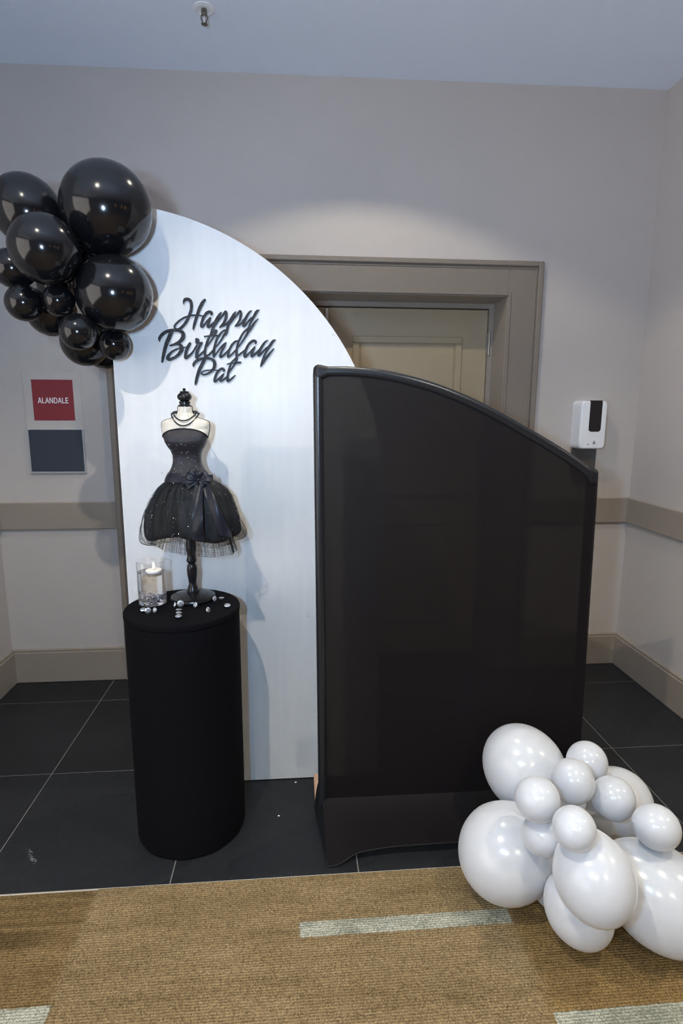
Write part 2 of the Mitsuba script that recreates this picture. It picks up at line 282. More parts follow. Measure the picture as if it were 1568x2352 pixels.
# downlights, each a recessed can
DOWNLIGHT_LABELS = ['recessed downlight above and left of the camera', 'recessed downlight just in front of the double door', 'recessed downlight above and right of the camera',
                    'recessed downlight over the right side of the hall', 'recessed downlight far behind the camera on the right', 'recessed downlight far behind the camera on the left']
for i, (x, y) in enumerate(DOWNLIGHTS):
    z = ceil_z(x)
    t = thing('downlight', DOWNLIGHT_LABELS[i], 'ceiling light', 'downlights recessed in the ceiling')
    put('can', lathe([(CAN_R, 0.0), (CAN_R, CAN_H + 0.02), (0.001, CAN_H + 0.02)], (x, y, z), 48, caps=False), 'can_baffle', t, smooth=30)
    put('trim_ring', lathe([(CAN_R, 0.001), (CAN_R, -0.004), (CAN_R + 0.012, -0.004), (CAN_R + 0.016, 0.001)], (x, y, z), 48, caps=False), 'white_enamel', t, smooth=30)
    put('lamp', None, None, t, shape={'type': 'disk', 'to_world': T().translate([x, y, z + CAN_H]).rotate([1, 0, 0], 180).scale(LAMP_RADII[i]), 'emitter': {'type': 'area', 'radiance': {'type': 'rgb', 'value': [v * LAMP_SHARE[i] for v in LAMP_RADIANCE]}}})
# the flash on its bracket left of the lens
fl = thing('flash_unit', 'black flash head held left of the camera', 'flash')
up_ = np.array([0.05, 0.45, 0.89]); up_ /= np.linalg.norm(up_); hd = FLASH_AT + np.array([0.0, -0.02, 0.10])
put('body', oriented(box(-0.03, 0.03, -0.02, 0.02, -0.16, -0.034, 0.004), FLASH_AT, (0, -0.2, 1)), 'flash_black', fl)
put('dome', None, None, fl, shape={'type': 'sphere', 'center': FLASH_AT.tolist(), 'radius': 0.028, 'emitter': {'type': 'area', 'radiance': {'type': 'rgb', 'value': FLASH_RADIANCE}}})
put('head', oriented(box(-0.045, 0.045, -0.045, 0.045, -0.05, -0.002, 0.004), hd, up_), 'flash_black', fl)
put('lens', None, None, fl, shape={'type': 'disk', 'to_world': T().look_at(origin=hd.tolist(), target=(hd + up_).tolist(), up=[1, 0, 0]).scale(0.04), 'emitter': {'type': 'area', 'radiance': {'type': 'rgb', 'value': BOUNCE_RADIANCE}}})
# the hall's window, daylight glowing through a pleated sheer curtain
wn = thing('window_1', 'curtained window of the hall left of the camera', None, kind='structure')
ya = np.linspace(-7.2, -2.2, 241)
put('curtain', grid_mesh([[(RX0 + 0.10 + 0.030 * math.sin(y * 38) + 0.012 * math.sin(y * 13), y, z) for y in ya] for z in (0.06, 2.82)]), 'sheer_curtain', wn, smooth=True, emitter={'type': 'area', 'radiance': {'type': 'rgb', 'value': WINDOW_RADIANCE}})
put('curtain_rail', tube([(RX0 + 0.10, -7.3, 2.85), (RX0 + 0.10, -2.1, 2.85)], 0.015, 12), 'bronze', wn, smooth=40)
# amber wall lights of the hall, mirrored in the balloons
for x, y, z, where in ((4.4, RY0 + 0.10, 1.5, 'on the rear wall'), (RX1 - 0.10, -5.6, 1.6, 'on the right wall, farther one'), (RX1 - 0.10, -4.2, 1.6, 'on the right wall, nearer one')):
    t = thing('wall_sconce', 'tall amber wall light of the hall ' + where, 'wall light', 'amber wall lights in the hall')
    put('backplate', box(x - 0.06, x + 0.06, y - 0.09, y - 0.03, z - 0.40, z + 0.40) if y < RY0 + 1 else box(x + 0.03, x + 0.09, y - 0.06, y + 0.06, z - 0.40, z + 0.40), 'bronze', t)
    put('glass', lathe([(0.001, -0.34), (0.045, -0.33), (0.045, 0.33), (0.001, 0.34)], (x, y, z), 24), 'candle_wax', t, smooth=40, emitter={'type': 'area', 'radiance': {'type': 'rgb', 'value': [9.0, 4.2, 0.7]}})
# sprinkler head hanging from the ceiling
sx, sy = -0.345, -0.436; sz = ceil_z(sx)
t = thing('sprinkler_head', 'small brass fire sprinkler in a white ring hanging from the ceiling', 'sprinkler')
put('escutcheon', lathe([(0.044, 0.001), (0.043, -0.003), (0.030, -0.006), (0.0285, -0.002), (0.001, -0.001)], (sx, sy, sz), 48, caps=False), 'white_enamel', t, smooth=30, label='white ring')
put('body', lathe([(0.0005, -0.024), (0.009, -0.024), (0.011, -0.018), (0.011, -0.002), (0.0005, 0.0)], (sx, sy, sz), 6), 'sprinkler_brass', t)
for s in (-1, 1):
    put('frame_arm', tube(catmull([(sx + s * .009, sy, sz - .020), (sx + s * .0125, sy, sz - .033), (sx + s * .008, sy, sz - .046), (sx, sy, sz - .052)], 6), 0.0022, 8), 'sprinkler_brass', t, smooth=40)
put('glass_bulb', lathe([(0.0005, -0.049), (0.0022, -0.048), (0.0024, -0.030), (0.0016, -0.024), (0.0005, -0.0235)], (sx, sy, sz), 12), 'white_enamel', t, smooth=40, label='pale glass bulb')
put('deflector', lathe([(0.0005, -0.057), (0.012, -0.056), (0.013, -0.054), (0.004, -0.052), (0.0005, -0.0515)], (sx, sy, sz), 24), 'sprinkler_brass', t, smooth=30)

# ------------------------------------------------------------------ things on the back wall
t = thing('room_sign', 'wall sign with a red square reading ALANDALE above a dark slate panel', 'sign')
put('backing', box(-1.372, -1.089, -0.005, 0.0, 1.162, 1.679, 0.001), 'sign_backing', t, label='pale backing plate')
rs = put('red_square', box(-1.330, -1.128, -0.0075, -0.004, 1.4375, 1.6425, 0.0006), 'sign_red', t, label='red square')
tm = meshkit.text_mesh('ALANDALE', 0.0275, 0.0008, bold=True); v = tm.vertices
w0 = v[:, 0].max() - v[:, 0].min()
v = np.stack([-1.305 + (v[:, 0] - v[:, 0].min()) * (0.151 / w0), -0.0074 - v[:, 2], 1.525 + v[:, 1]], 1); tm.vertices = v
put('lettering', tm, 'sign_white', rs, label='white capitals ALANDALE')
put('slate_panel', box(-1.362, -1.097, -0.0135, -0.004, 1.174, 1.389, 0.001), 'sign_slate', t, label='dark slate panel')
for d in ((-1.371, -1.089, 1.165, 1.174), (-1.371, -1.089, 1.389, 1.392), (-1.371, -1.3625, 1.174, 1.389), (-1.0965, -1.089, 1.174, 1.389)):
    put('silver_frame', box(d[0], d[1], -0.016, -0.004, d[2], d[3], 0.001), 'sign_silver', t, label='silver edge')
t = thing('sanitizer_dispenser', 'white hand sanitizer dispenser with a black window on the back wall', 'dispenser')
def rrect(x0, x1, z0, z1, r): return Polygon([(x0 + r, z0 + r), (x1 - r, z0 + r), (x1 - r, z1 - r), (x0 + r, z1 - r)]).buffer(r, 8)
def ring_xz(x0, x1, z0, z1, r, y, n=48):
    p = rrect(x0, x1, z0, z1, r).exterior; p = [p.interpolate(k / n, normalized=True) for k in range(n)]; c = np.array([(q.x, y, q.y) for q in p]); return c
def prism_y(rings, name, bsdf, parent, **k):
    m = loft(rings); m.fix_normals(); return put(name, m, bsdf, parent, smooth=35, **k)
S0, S1, SZ0, SZ1 = 1.537, 1.686, 1.292, 1.551
body = prism_y([ring_xz(S0, S1, SZ0, SZ1, 0.018, 0.0), ring_xz(S0, S1, SZ0, SZ1, 0.018, -0.086), ring_xz(S0 + .003, S1 - .003, SZ0 + .003, SZ1 - .003, 0.018, -0.094), ring_xz(S0 + .009, S1 - .009, SZ0 + .009, SZ1 - .009, 0.016, -0.0985)], 'body', 'dispenser_plastic', t)
w = unary_union([rrect(1.585, 1.652, 1.386, 1.50, 0.016), rrect(1.585, 1.652, 1.45, 1.545, 0.004)])
put('window', cat_(extrude_xz(w, -0.1002, -0.094), box(1.585, 1.652, -0.099, -0.03, 1.545, 1.5523, 0.0008)), 'dispenser_window', t, label='black window')
put('sensor_dot', extrude_xz(Point(1.588, 1.317).buffer(0.004, 8), -0.0995, -0.097), 'grey_mark', t)
put('drop_mark', extrude_xz(Polygon([(1.617, 1.320), (1.626, 1.320), (1.629, 1.325), (1.6225, 1.337), (1.615, 1.325)]).buffer(0.001), -0.0993, -0.097), 'grey_mark', t)
put('wall_plate', box(1.545, 1.690, -0.007, 0.0, 1.14, 1.30, 0.002), 'dispenser_plate', t, label='grey mounting plate')
put('drip_tray', box(1.550, 1.640, -0.075, -0.006, 1.146, 1.160, 0.003), 'dispenser_plate', t, label='grey drip tray')

# ------------------------------------------------------------------ the two arched backdrops
t = thing('backdrop_panel', 'tall white painted half-arch panel behind the dress form', 'backdrop')
PX0, PX1, PF, PB = -0.632, 0.328, -0.966, -0.944
arc = [(PX0 + 0.96 * math.sin(a), 1.21 + 0.97 * math.cos(a)) for a in np.linspace(0, math.pi / 2, 64)]
shape = Polygon([(PX0, 0.004)] + arc + [(PX1, 0.004)])
put('face_board', extrude_xz(shape, PF, PB), 'white_gloss_paint', t)
for x in (PX0 + 0.12, PX1 - 0.14):            # plain wooden props behind it
    put('rear_prop', cat_(box(x, x + 0.04, PB, PB + 0.03, 0.0, 1.2), box(x, x + 0.04, PB, PB + 0.28, 0.0, 0.035)), 'raw_wood', t)

t = thing('backdrop_panel', 'low black fabric half-arch panel in front of the white one', 'backdrop')
BY, BR = -1.2, 0.0165
AX = np.array([0.067, 0.12, 0.205, 0.319, 0.465, 0.614, 0.768, 0.927, 1.053]); AZ = np.array([1.634, 1.636, 1.635, 1.622, 1.586, 1.529, 1.452, 1.364, 1.281])
def left_x(z): return 0.0875 - 0.0112 * z / 1.62 * 1.25
def right_x(z): return 1.0695 - 0.0200 * z
arc3 = catmull(np.stack([AX, AX * 0 + BY, AZ], 1), 6); nrm = np.gradient(arc3[:, [0, 2]], axis=0); nrm /= np.linalg.norm(nrm, axis=1, keepdims=True)
arc3 = arc3 - BR * np.stack([-nrm[:, 1], nrm[:, 0] * 0, nrm[:, 0]], 1)
arc3 = arc3[(arc3[:, 0] > 0.082) & (arc3[:, 0] < 1.042)]
zr = arc3[-1][2]
lt = np.array([(left_x(z) + 0.004, BY, z) for z in np.linspace(0.02, 1.612, 12)]); rt = np.array([(right_x(z) - 0.014, BY + 0.010, z) for z in np.linspace(0.02, zr, 10)])
put('frame_tube', tube(lt, BR, 20), 'spandex_taut', t, smooth=40, label='fabric-covered left upright')
put('frame_tube', tube(rt, BR, 20), 'spandex', t, smooth=40, label='fabric-covered right upright')
put('frame_tube', tube(arc3, BR, 20), 'spandex_taut', t, smooth=40, label='fabric-covered curved top tube')
k = m3.Manifold.batch_hull([m3.Manifold.sphere(r, 24).translate(p) for p, r in (((0.080, BY, 1.624), 0.0175), ((0.079, BY, 1.606), 0.0175), ((0.112, BY, 1.619), 0.0160))])
put('corner_joint', k, 'spandex', t, smooth=40, label='bunched fabric over the left corner joint')
kr = m3.Manifold.batch_hull([m3.Manifold.sphere(r, 20).translate(p) for p, r in (((1.030, BY, zr + 0.004), 0.017), ((1.028, BY, zr - 0.02), 0.017), ((1.005, BY, zr + 0.016), 0.015))])
put('corner_joint', kr, 'spandex', t, smooth=40)
YF = BY - 0.007
N = 72
def arc_z(x): return np.interp(x, arc3[:, 0], arc3[:, 2])
us = np.linspace(0, 1, N); rows = []
from scipy.interpolate import PchipInterpolator as Pch
hemX = [0, .02, .11, .27, .5, .73, .89, .98, 1]; hemY = [-1.437, -1.437, -1.412, -1.404, -1.402, -1.404, -1.412, -1.437, -1.437]; hemZ = [0.003, 0.004, 0.027, 0.036, 0.036, 0.036, 0.027, 0.004, 0.003]
hemy, hemz = Pch(hemX, hemY), Pch(hemX, hemZ)
def lx(z, u): return left_x(z) * (1 - u) + (right_x(z) + 0.0015) * u
for s in np.linspace(0, 1, 40):
    row = []
    for u in us:
        x = lx(0.8, u); zt = arc_z(np.clip(x, arc3[0, 0], arc3[-1, 0])) - 0.004; z = zt + (0.085 - zt) * s
        row.append((lx(z, u), YF - 0.004 * math.sin(math.pi * u) * s ** 2, z))
    rows.append(row)
for s in np.linspace(0.06, 1, 16):
    row = []
    for u in us:
        hy, hz = float(hemy(u)), float(hemz(u))
        y0, z0 = YF - 0.004 * math.sin(math.pi * u), 0.085; yc, zc = y0 - 0.012, 0.052
        y = (1 - s) ** 2 * y0 + 2 * s * (1 - s) * (0.75 * yc + 0.25 * hy) + s * s * hy; z = (1 - s) ** 2 * z0 + 2 * s * (1 - s) * (0.8 * zc + 0.2 * hz) + s * s * hz
        row.append((lx(0, u) + 0.010 * s * (1 - 2 * u), y, z))
    rows.append(row)
put('fabric_front', grid_mesh(rows), 'sheer_spandex', t, smooth=40, label='stretched sheer black fabric front')
hem = np.array(rows[-1]); put('hem', tube(hem + [0, 0, 0.001], 0.0025, 8), 'spandex', t, smooth=40)
for s, X in ((1, 0.0), (-1, 1.0)):            # side gussets over the feet
    up = [r[0 if s > 0 else -1] for r in rows[36:]]
    x0 = 0.060 if s > 0 else 1.098; x1 = up[-1][0] - 0.004 * s
    lo = [(x0 + (x1 - x0) * q, -1.137 + (-1.437 + 1.137) * q, 0.002) for q in np.linspace(0, 1, len(up)) ** 1.2]
    mid = [((a[0] + b[0]) / 2 - 0.004 * s, (a[1] + b[1]) / 2, (a[2] + b[2]) / 2) for a, b in zip(up, lo)]
    put('side_gusset', grid_mesh([up, mid, lo]), 'spandex', t, smooth=40)
    put('foot', box(*((0.064, 0.098) if s > 0 else (1.055, 1.091)), -1.165, -0.985, 0.001, 0.036, 0.005), 'raw_wood', t, label='bare wooden foot')

# ------------------------------------------------------------------ plinth and what stands on it
PC, PR, PT = (-0.388, -1.185), 0.192, 0.835
t = thing('plinth', 'round black fabric-covered plinth below the dress form', 'pedestal')
prof = [(0.001, 0.001), (0.180, 0.001), (0.1865, 0.004), (0.189, 0.012), (0.1875, 0.024), (0.1895, 0.04)] + [(0.1905, z) for z in np.linspace(0.08, 0.80, 12)] + [(0.1900, 0.811), (0.186, 0.814)]
a_ = np.arange(96) * 2 * np.pi / 96
put('side_cover', loft([[(PC[0] + (r + 0.0012 * math.exp(-z / 0.04) * math.sin(11 * q + 40 * z)) * math.cos(q), PC[1] + (r + 0.0012 * math.exp(-z / 0.04) * math.sin(11 * q + 40 * z)) * math.sin(q), z) for q in a_] for r, z in prof]), 'plinth_fabric', t, smooth=40)
put('top_cover', lathe([(0.186, 0.812), (0.1915, 0.8135), (0.1925, 0.818), (0.1925, 0.829), (0.1905, 0.8335), (0.186, PT), (0.001, PT)], (*PC, 0), 96), 'plinth_fabric', t, smooth=35)

VC = (-0.492, -1.165); VR, VH = 0.0470, 0.156
t = thing('glass_vase', 'clear glass cylinder with water and a floating candle on the plinth', 'vase')
put('wall', lathe([(VR, PT + 0.0005), (VR, PT + VH)], (*VC, 0), 72, caps=False), 'clear_glass', t, smooth=40)
put('rim', tube([(VC[0] + VR * math.cos(q), VC[1] + VR * math.sin(q), PT + VH) for q in a_], 0.0011, 8, closed=True), 'water', t, smooth=True)
put('base', lathe([(VR - .002, PT + 0.0008), (VR - .0012, PT + 0.003), (VR - .0012, PT + 0.0065), (0.001, PT + 0.0065)], (*VC, 0), 72, caps=False), 'clear_glass', t, smooth=40)
key = thing('vase_water', 'clear water filling the glass cylinder', 'water')
WZ = PT + 0.118
scene.pop(key, None); scene[key] = mikit.ply(lathe([(0.001, PT + 0.007), (0.0440, PT + 0.007), (0.0452, PT + 0.009), (0.0452, WZ - 0.0006), (0.0456, WZ), (0.001, WZ)], (*VC, 0), 72), 'water', smooth=35)
def gem(R):
    n = 8; a = np.arange(n) * 2 * np.pi / n; b = a + np.pi / n
    p = [(0.55 * R * math.cos(q), 0.55 * R * math.sin(q), 0.34 * R) for q in b] + [(0.82 * R * math.cos(q), 0.82 * R * math.sin(q), 0.20 * R) for q in a] + [(R * math.cos(q), R * math.sin(q), 0.03 * R) for q in b] + \
        [(R * math.cos(q), R * math.sin(q), -0.03 * R) for q in b] + [(0, 0, -0.80 * R)]
    return trimesh.convex.convex_hull(np.array(p))
pile = []
for k in range(170):
    q, r = rng.uniform(0, 2 * np.pi), 0.036 * math.sqrt(rng.uniform()); ax = rng.normal(size=3)
    pile.append(oriented(gem(rng.uniform(0.0042, 0.0062)), (VC[0] + r * math.cos(q), VC[1] + r * math.sin(q), PT + 0.016 + 0.021 * rng.uniform() ** 1.3), ax))
tag(put('vase_crystals', cat_(*pile), 'crystal_glass'), 'heap of clear crystals at the bottom of the glass cylinder', 'crystals', kind='stuff')
CC = (VC[0] + 0.010, VC[1] - 0.006)
t = thing('floating_candle', 'small white candle with a flame floating in the glass cylinder', 'candle')
put('wax', lathe([(0.001, WZ - 0.012), (0.019, WZ - 0.011), (0.0245, WZ - 0.002), (0.0265, WZ + 0.006), (0.0255, WZ + 0.008), (0.022, WZ + 0.0065), (0.001, WZ + 0.0055)], (*CC, 0), 40), 'candle_wax', t, smooth=35)
put('wick', tube([(CC[0], CC[1], WZ + 0.005), (CC[0] + .0005, CC[1], WZ + 0.012)], 0.0008, 8), 'wick_black', t)
put('flame', lathe([(0.0003, 0.0), (0.0034, 0.003), (0.0050, 0.008), (0.0046, 0.014), (0.0028, 0.020), (0.0002, 0.027)], (CC[0] + .0005, CC[1], WZ + 0.009), 16), 'candle_wax', t, smooth=True, label='small pale flame', emitter={'type': 'area', 'radiance': {'type': 'rgb', 'value': [2.6, 1.75, 0.95]}})
GEMS = [((-0.506, -1.238), 0.0105, 'flat clear crystal at the front left foot of the glass cylinder'), ((-0.486, -1.256), 0.0108, 'larger clear crystal in front of the glass cylinder'),
        ((-0.466, -1.251), 0.0098, 'clear crystal at the front right foot of the glass cylinder'), ((-0.411, -1.203), 0.0098, 'dark clear crystal left against the big round crystal by the stand base'),
        ((-0.392, -1.201), 0.0125, 'big round clear crystal facing front at the stand base'), ((-0.388, -1.249), 0.0108, 'topmost of three clear crystals in a column'),
        ((-0.382, -1.279), 0.0108, 'middle one of three clear crystals in a column'), ((-0.377, -1.310), 0.0112, 'nearest of three clear crystals in a column'),
        ((-0.341, -1.210), 0.0105, 'clear crystal tilted up in front of the stand base'), ((-0.290, -1.264), 0.0105, 'clear crystal lying alone right of the column'),
        ((-0.284, -1.153), 0.0105, 'clear crystal at the right edge of the stand base'), ((-0.263, -1.138), 0.0105, 'flat clear crystal farthest to the back right of the plinth'),
        ((-0.233, -1.217), 0.0112, 'clear crystal nearest the right rim of the plinth')]
TILT = [(0.1, -.3, .9), (0.2, -1, .25), (-.5, -.8, .3), (-1, -.5, .3), (0.15, -1, .25), (0, .25, 1), (.05, .2, 1), (0, -.1, 1), (-.6, -.7, .35), (.9, -.4, .3), (.9, -.5, .2), (0, .2, 1), (.1, -.25, 1)]
for ((x, y), R, lab), ax in zip(GEMS, TILT):
    g = oriented(gem(R), (0, 0, 0), ax, rng.uniform(0, 3)); g.apply_translation([x, y, PT - g.vertices[:, 2].min() + 0.0002])
    tag(put('crystal', g, 'crystal_glass'), lab, 'crystal', 'loose crystals on the plinth top')

# ------------------------------------------------------------------ the dress form
MX, MY = -0.363, -1.12
t = MQ = thing('dress_form', 'miniature ivory dress form in a black sequinned dress on a turned black stand', 'mannequin')
put('base', lathe([(0.001, PT + 0.0005), (0.072, PT + 0.0005), (0.0765, PT + 0.004), (0.078, PT + 0.010), (0.076, PT + 0.015), (0.068, PT + 0.019), (0.040, PT + 0.0245), (0.024, PT + 0.027), (0.001, PT + 0.028)], (MX, MY, 0), 72), 'black_lacquer', t, smooth=30)
put('pole', lathe([(0.001, .859), (0.020, .860), (0.0212, .8665), (0.0205, .870), (0.0185, .8775), (0.0125, .8935), (0.0140, .905), (0.0172, .9285), (0.0180, .9480), (0.0160, .9610), (0.0118, .9660), (0.0118, .9680), (0.0155, .9715), (0.0182, .979), (0.0150, .9885), (0.0140, 1.004), (0.0182, 1.0135), (0.0185, 1.03), (0.014, 1.06), (0.014, 1.25), (0.001, 1.255)], (MX, MY, 0), 40), 'black_lacquer', t, smooth=50)
Z_ = np.array([1.250, 1.2685, 1.285, 1.309, 1.325, 1.338, 1.356, 1.378, 1.394, 1.406, 1.417, 1.432, 1.4435, 1.455, 1.461, 1.469, 1.4765, 1.4895, 1.507])
A_ = np.array([.074, .070, .062, .0495, .0455, .045, .0485, .061, .068, .071, .075, .078, .079, .0775, .069, .0455, .0325, .024, .023])
B_ = np.array([.055, .053, .048, .041, .038, .038, .041, .049, .053, .053, .050, .044, .040, .036, .034, .031, .028, .023, .022])
from scipy.interpolate import PchipInterpolator as Pch
fa, fb = Pch(Z_, A_), Pch(Z_, B_)
def fy(z): return MY - 0.008 * math.exp(-((z - 1.392) / 0.028) ** 2)
def section(z, th, off=0.0):
    """A point on the torso at height z and angle th (front = -pi/2)."""
    c, s = math.cos(th), math.sin(th); e = 0.88
    return (MX + (fa(z) + off) * np.sign(c) * abs(c) ** e, fy(z) + (fb(z) + off) * np.sign(s) * abs(s) ** e, z)
th_ = np.arange(72) * 2 * np.pi / 72
put('torso', loft([[section(z, q) for q in th_] for z in np.linspace(1.252, 1.507, 60)]), 'ivory_satin', t, smooth=50, label='ivory satin torso')
put('neck_cap', lathe([(0.001, 1.506), (0.0235, 1.5065), (0.0235, 1.509), (0.0200, 1.5115), (0.0172, 1.514), (0.0172, 1.518), (0.0190, 1.5195), (0.0190, 1.522), (0.0170, 1.5235)] +
    [(0.0238 * math.cos(q), 1.5385 + 0.0165 * math.sin(q)) for q in np.linspace(-1.0, 0.95, 14)] + [(0.0150, 1.5535), (0.0150, 1.5555), (0.0100, 1.5575), (0.0040, 1.5580), (0.0040, 1.5600), (0.0056, 1.5625), (0.0048, 1.5655), (0.001, 1.567)], (MX, MY, 0), 40), 'black_lacquer', t, smooth=40, label='turned black finial')
for th in (0.0, math.pi):
    put('piping', tube([section(z, th, 0.0009) for z in np.linspace(1.40, 1.507, 40)], 0.0011, 8), 'black_piping', t, smooth=True)
def bodice_top(th): return 1.405 + 0.030 * max(0.0, -math.sin(th)) ** 1.4
put('bodice', grid_mesh([[section(1.256 + (bodice_top(q) - 1.256) * s, q, 0.0018) for q in th_] for s in np.linspace(0, 1, 40)], closed_v=True), 'bodice_fabric', t, smooth=True, label='strapless black ribbed bodice')
put('neckline_trim', tube([section(bodice_top(q), q, 0.0022) for q in th_], 0.0022, 8, closed=True), 'black_piping', t, smooth=True)
put('belt', loft([[section(z, q, o) for q in th_] for z, o in ((1.258, .003), (1.259, .0056), (1.272, .0050), (1.287, .0044), (1.288, .003))]), 'satin_ribbon', t, smooth=40, label='black satin ribbon belt')
# skirt: pleated lining, net of threads over it, stiff net petticoat below
SZ = np.array([1.050, 1.054, 1.061, 1.0725, 1.097, 1.137, 1.1635, 1.195, 1.2280, 1.244, 1.2530, 1.259, 1.262])
SA = np.array([.140, .156, .167, .1715, .168, .1570, .1475, .1360, .116, .100, .0895, .079, .070])
sa = Pch(SZ, SA)
def sx0(z): return -0.354 + 0.004 * min(1.0, max(0.0, (1.25 - z) / 0.05)) * (1.0 if z > 1.2 else 0.6)
def pleat(th, z): 
    w = np.clip((1.262 - z) / 0.12, 0, 1)
    return 1 + w * (0.042 * math.sin(9 * th + 0.6 + 14 * z) + 0.026 * math.sin(17 * th + 2 + 9 * z) + 0.040 * math.sin(5 * th + 26 * z)) + 0.03 * math.sin(31 * th + 3 * math.sin(4 * th)) * math.exp(-((z - 1.225) / 0.04) ** 2) * np.clip((1.262 - z) / 0.02, 0, 1)
def skirt(th, z, k=1.0, dz=0.0):
    a = sa(z) * k * pleat(th, z); b = a * (0.60 + 0.14 * np.clip((z - 1.2) / 0.07, 0, 1))
    hz = 0.012 * math.sin(3 * th + 1.0) * np.clip((1.12 - z) / 0.06, 0, 1)
    return (sx0(z) + a * math.cos(th), MY - 0.004 + b * math.sin(th), z + hz + dz)
thL = np.arange(144) * 2 * np.pi / 144
put('skirt_lining', grid_mesh([[skirt(q, z, 0.955 - 0.065 * min(1.0, max(0.0, (1.13 - z) / 0.06)), 0.010 * float(np.clip((1.22 - z) / 0.08, 0, 1))) for q in thL] for z in np.linspace(1.056, 1.2615, 40)], closed_v=True), 'skirt_lining', t, smooth=True)
def net(fn, z0, z1, nv, nh, r, seg=36, ns=144, helix=0.0):
    out = []
    for k in range(nv):
        q = 2 * np.pi * (k + 0.3 * rng.uniform()) / nv; dq = 0.03 * rng.normal() + helix * (1 if k % 2 else -1)
        out.append(tube([fn(q + dq * s, z0 + (z1 - z0) * s) for s in np.linspace(0, 1, seg)], r, 3, caps=False))
    for z in np.linspace(z0, z1, nh):
        w = 0.002 * rng.normal(); out.append(tube([fn(q, min(max(z + w * math.sin(3 * q), min(z0, z1)), max(z0, z1))) for q in np.arange(ns) * 2 * np.pi / ns], r, 3, closed=True))
    return cat_(*out)
put('tulle_net', net(lambda q, z: skirt(q, z), 1.2615, 1.0505, 420, 5, 0.00024, helix=0.35), 'tulle', t, label='black net overskirt', kind='stuff')
def petti(th, z):
    s = (1.10 - z) / 0.06; a = 0.118 + 0.022 * s; a *= 1 + 0.03 * math.sin(11 * th)
    return (-0.352 + a * math.cos(th), MY - 0.004 + a * 0.70 * math.sin(th), z - 0.020 * math.cos(th + 0.35) * s)
put('petticoat_net', net(petti, 1.10, 1.030, 330, 13, 0.00040, 10), 'tulle', t, label='stiff black net petticoat', kind='stuff')
def disc_at(p, nrm, r): return oriented(trimesh.creation.cylinder(r, 0.0004, sections=7), p, nrm)
sil, gold = [], []
for k in range(230):
    q, z = rng.uniform(0, 2 * np.pi), rng.uniform(1.06, 1.262); p = np.array(skirt(q, z, 1.012)); nn = np.array([math.cos(q), 1.4 * math.sin(q), 0.25]) + 0.55 * rng.normal(size=3)
    (gold if rng.uniform() < 0.14 else sil).append(disc_at(p, nn, 0.0013))
for k in range(90):
    q, z = rng.uniform(np.pi, 2 * np.pi), rng.uniform(1.29, 1.40); p = np.array(section(z, q, 0.003)); nn = np.array([math.cos(q), 1.4 * math.sin(q), 0.2]) + 0.45 * rng.normal(size=3)
    sil.append(disc_at(p, nn, 0.0009))
put('sequins', cat_(*sil), 'sequin_silver', t, label='scattered silver sequins', kind='stuff'); put('sequins', cat_(*gold), 'sequin_gold', t, label='scattered gold sequins', kind='stuff')
# bow and tails
BC = np.array([-0.3155, -1.186, 1.2705])
bow = put('bow_knot', trimesh.Trimesh(*(lambda s: (s.vertices * [0.008, 0.006, 0.008] + BC + [0, -0.006, 0], s.faces))(trimesh.creation.icosphere(3, 1.0))), 'satin_ribbon', t, smooth=True, label='knot of the satin bow')
def loop(dx, dz, L, W, lift):
    d = np.array([dx, 0, dz]); d /= np.linalg.norm(d); w = np.array([-d[2], 0, d[0]]); rows = []
    for q in np.linspace(0, 1, 26):
        a = 2 * math.pi * q; o = L * (1 - math.cos(a)) / 2; h = lift * math.sin(a) * (0.5 + 0.5 * math.sin(a / 2)); wd = W * (0.35 + 0.65 * math.sin(a / 2) ** 1.3)
        c = BC + d * o + np.array([0, -0.003 - h - 0.004 * math.sin(a / 2), 0])
        rows.append([c + w * wd * e + np.array([0, -0.0035 * math.cos(3.1 * e + 2 * dx), 0]) * math.sin(a / 2) for e in np.linspace(-0.5, 0.5, 7)])
    return grid_mesh(rows)
for dx, dz, L, W, lf in ((-1, -0.05, .054, .022, .011), (-0.9, 0.32, .044, .020, .013), (-0.5, 0.8, .040, .024, .008), (0.15, 1, .030, .022, .011), (0.7, 0.62, .036, .022, .008), (1, 0.12, .047, .020, .012), (1, -0.22, .040, .018, .008),
                         (-0.85, -0.5, .048, .020, .007), (0.7, -0.7, .030, .020, .006)):
    put('loop', loop(dx, dz, L, W, lf), 'satin_ribbon', bow, smooth=True)
def tail(P, W, tipdz, ph):
    c = catmull(P, 10); n = len(c); rows = []
    for i, p in enumerate(c):
        s = i / (n - 1); w = np.interp(s, [0, .12, 1], W); rip = 0.004 * math.sin(7 * s + ph)
        rows.append([p + np.array([w * e, rip + 0.004 * math.sin(4 * e + 5 * s + ph), 0.10 * w * e]) + np.array([0, 0, tipdz * (e + .5)]) * (1 if i == n - 1 else 0) for e in np.linspace(-.5, .5, 9)])
    return grid_mesh(rows)
put('tail', tail([(-.317, -1.190, 1.262), (-.316, -1.222, 1.215), (-.315, -1.240, 1.165), (-.316, -1.245, 1.115), (-.3165, -1.243, 1.082)], (.016, .030, .038), -0.016, 0.4), 'satin_ribbon', bow, smooth=True)
put('tail', tail([(-.300, -1.190, 1.262), (-.276, -1.216, 1.215), (-.256, -1.230, 1.165), (-.239, -1.236, 1.120), (-.2275, -1.234, 1.094)], (.016, .028, .038), -0.016, 2.0), 'satin_ribbon', bow, smooth=True)
t = thing('bead_necklace', 'double string of black beads around the neck of the dress form', 'necklace')
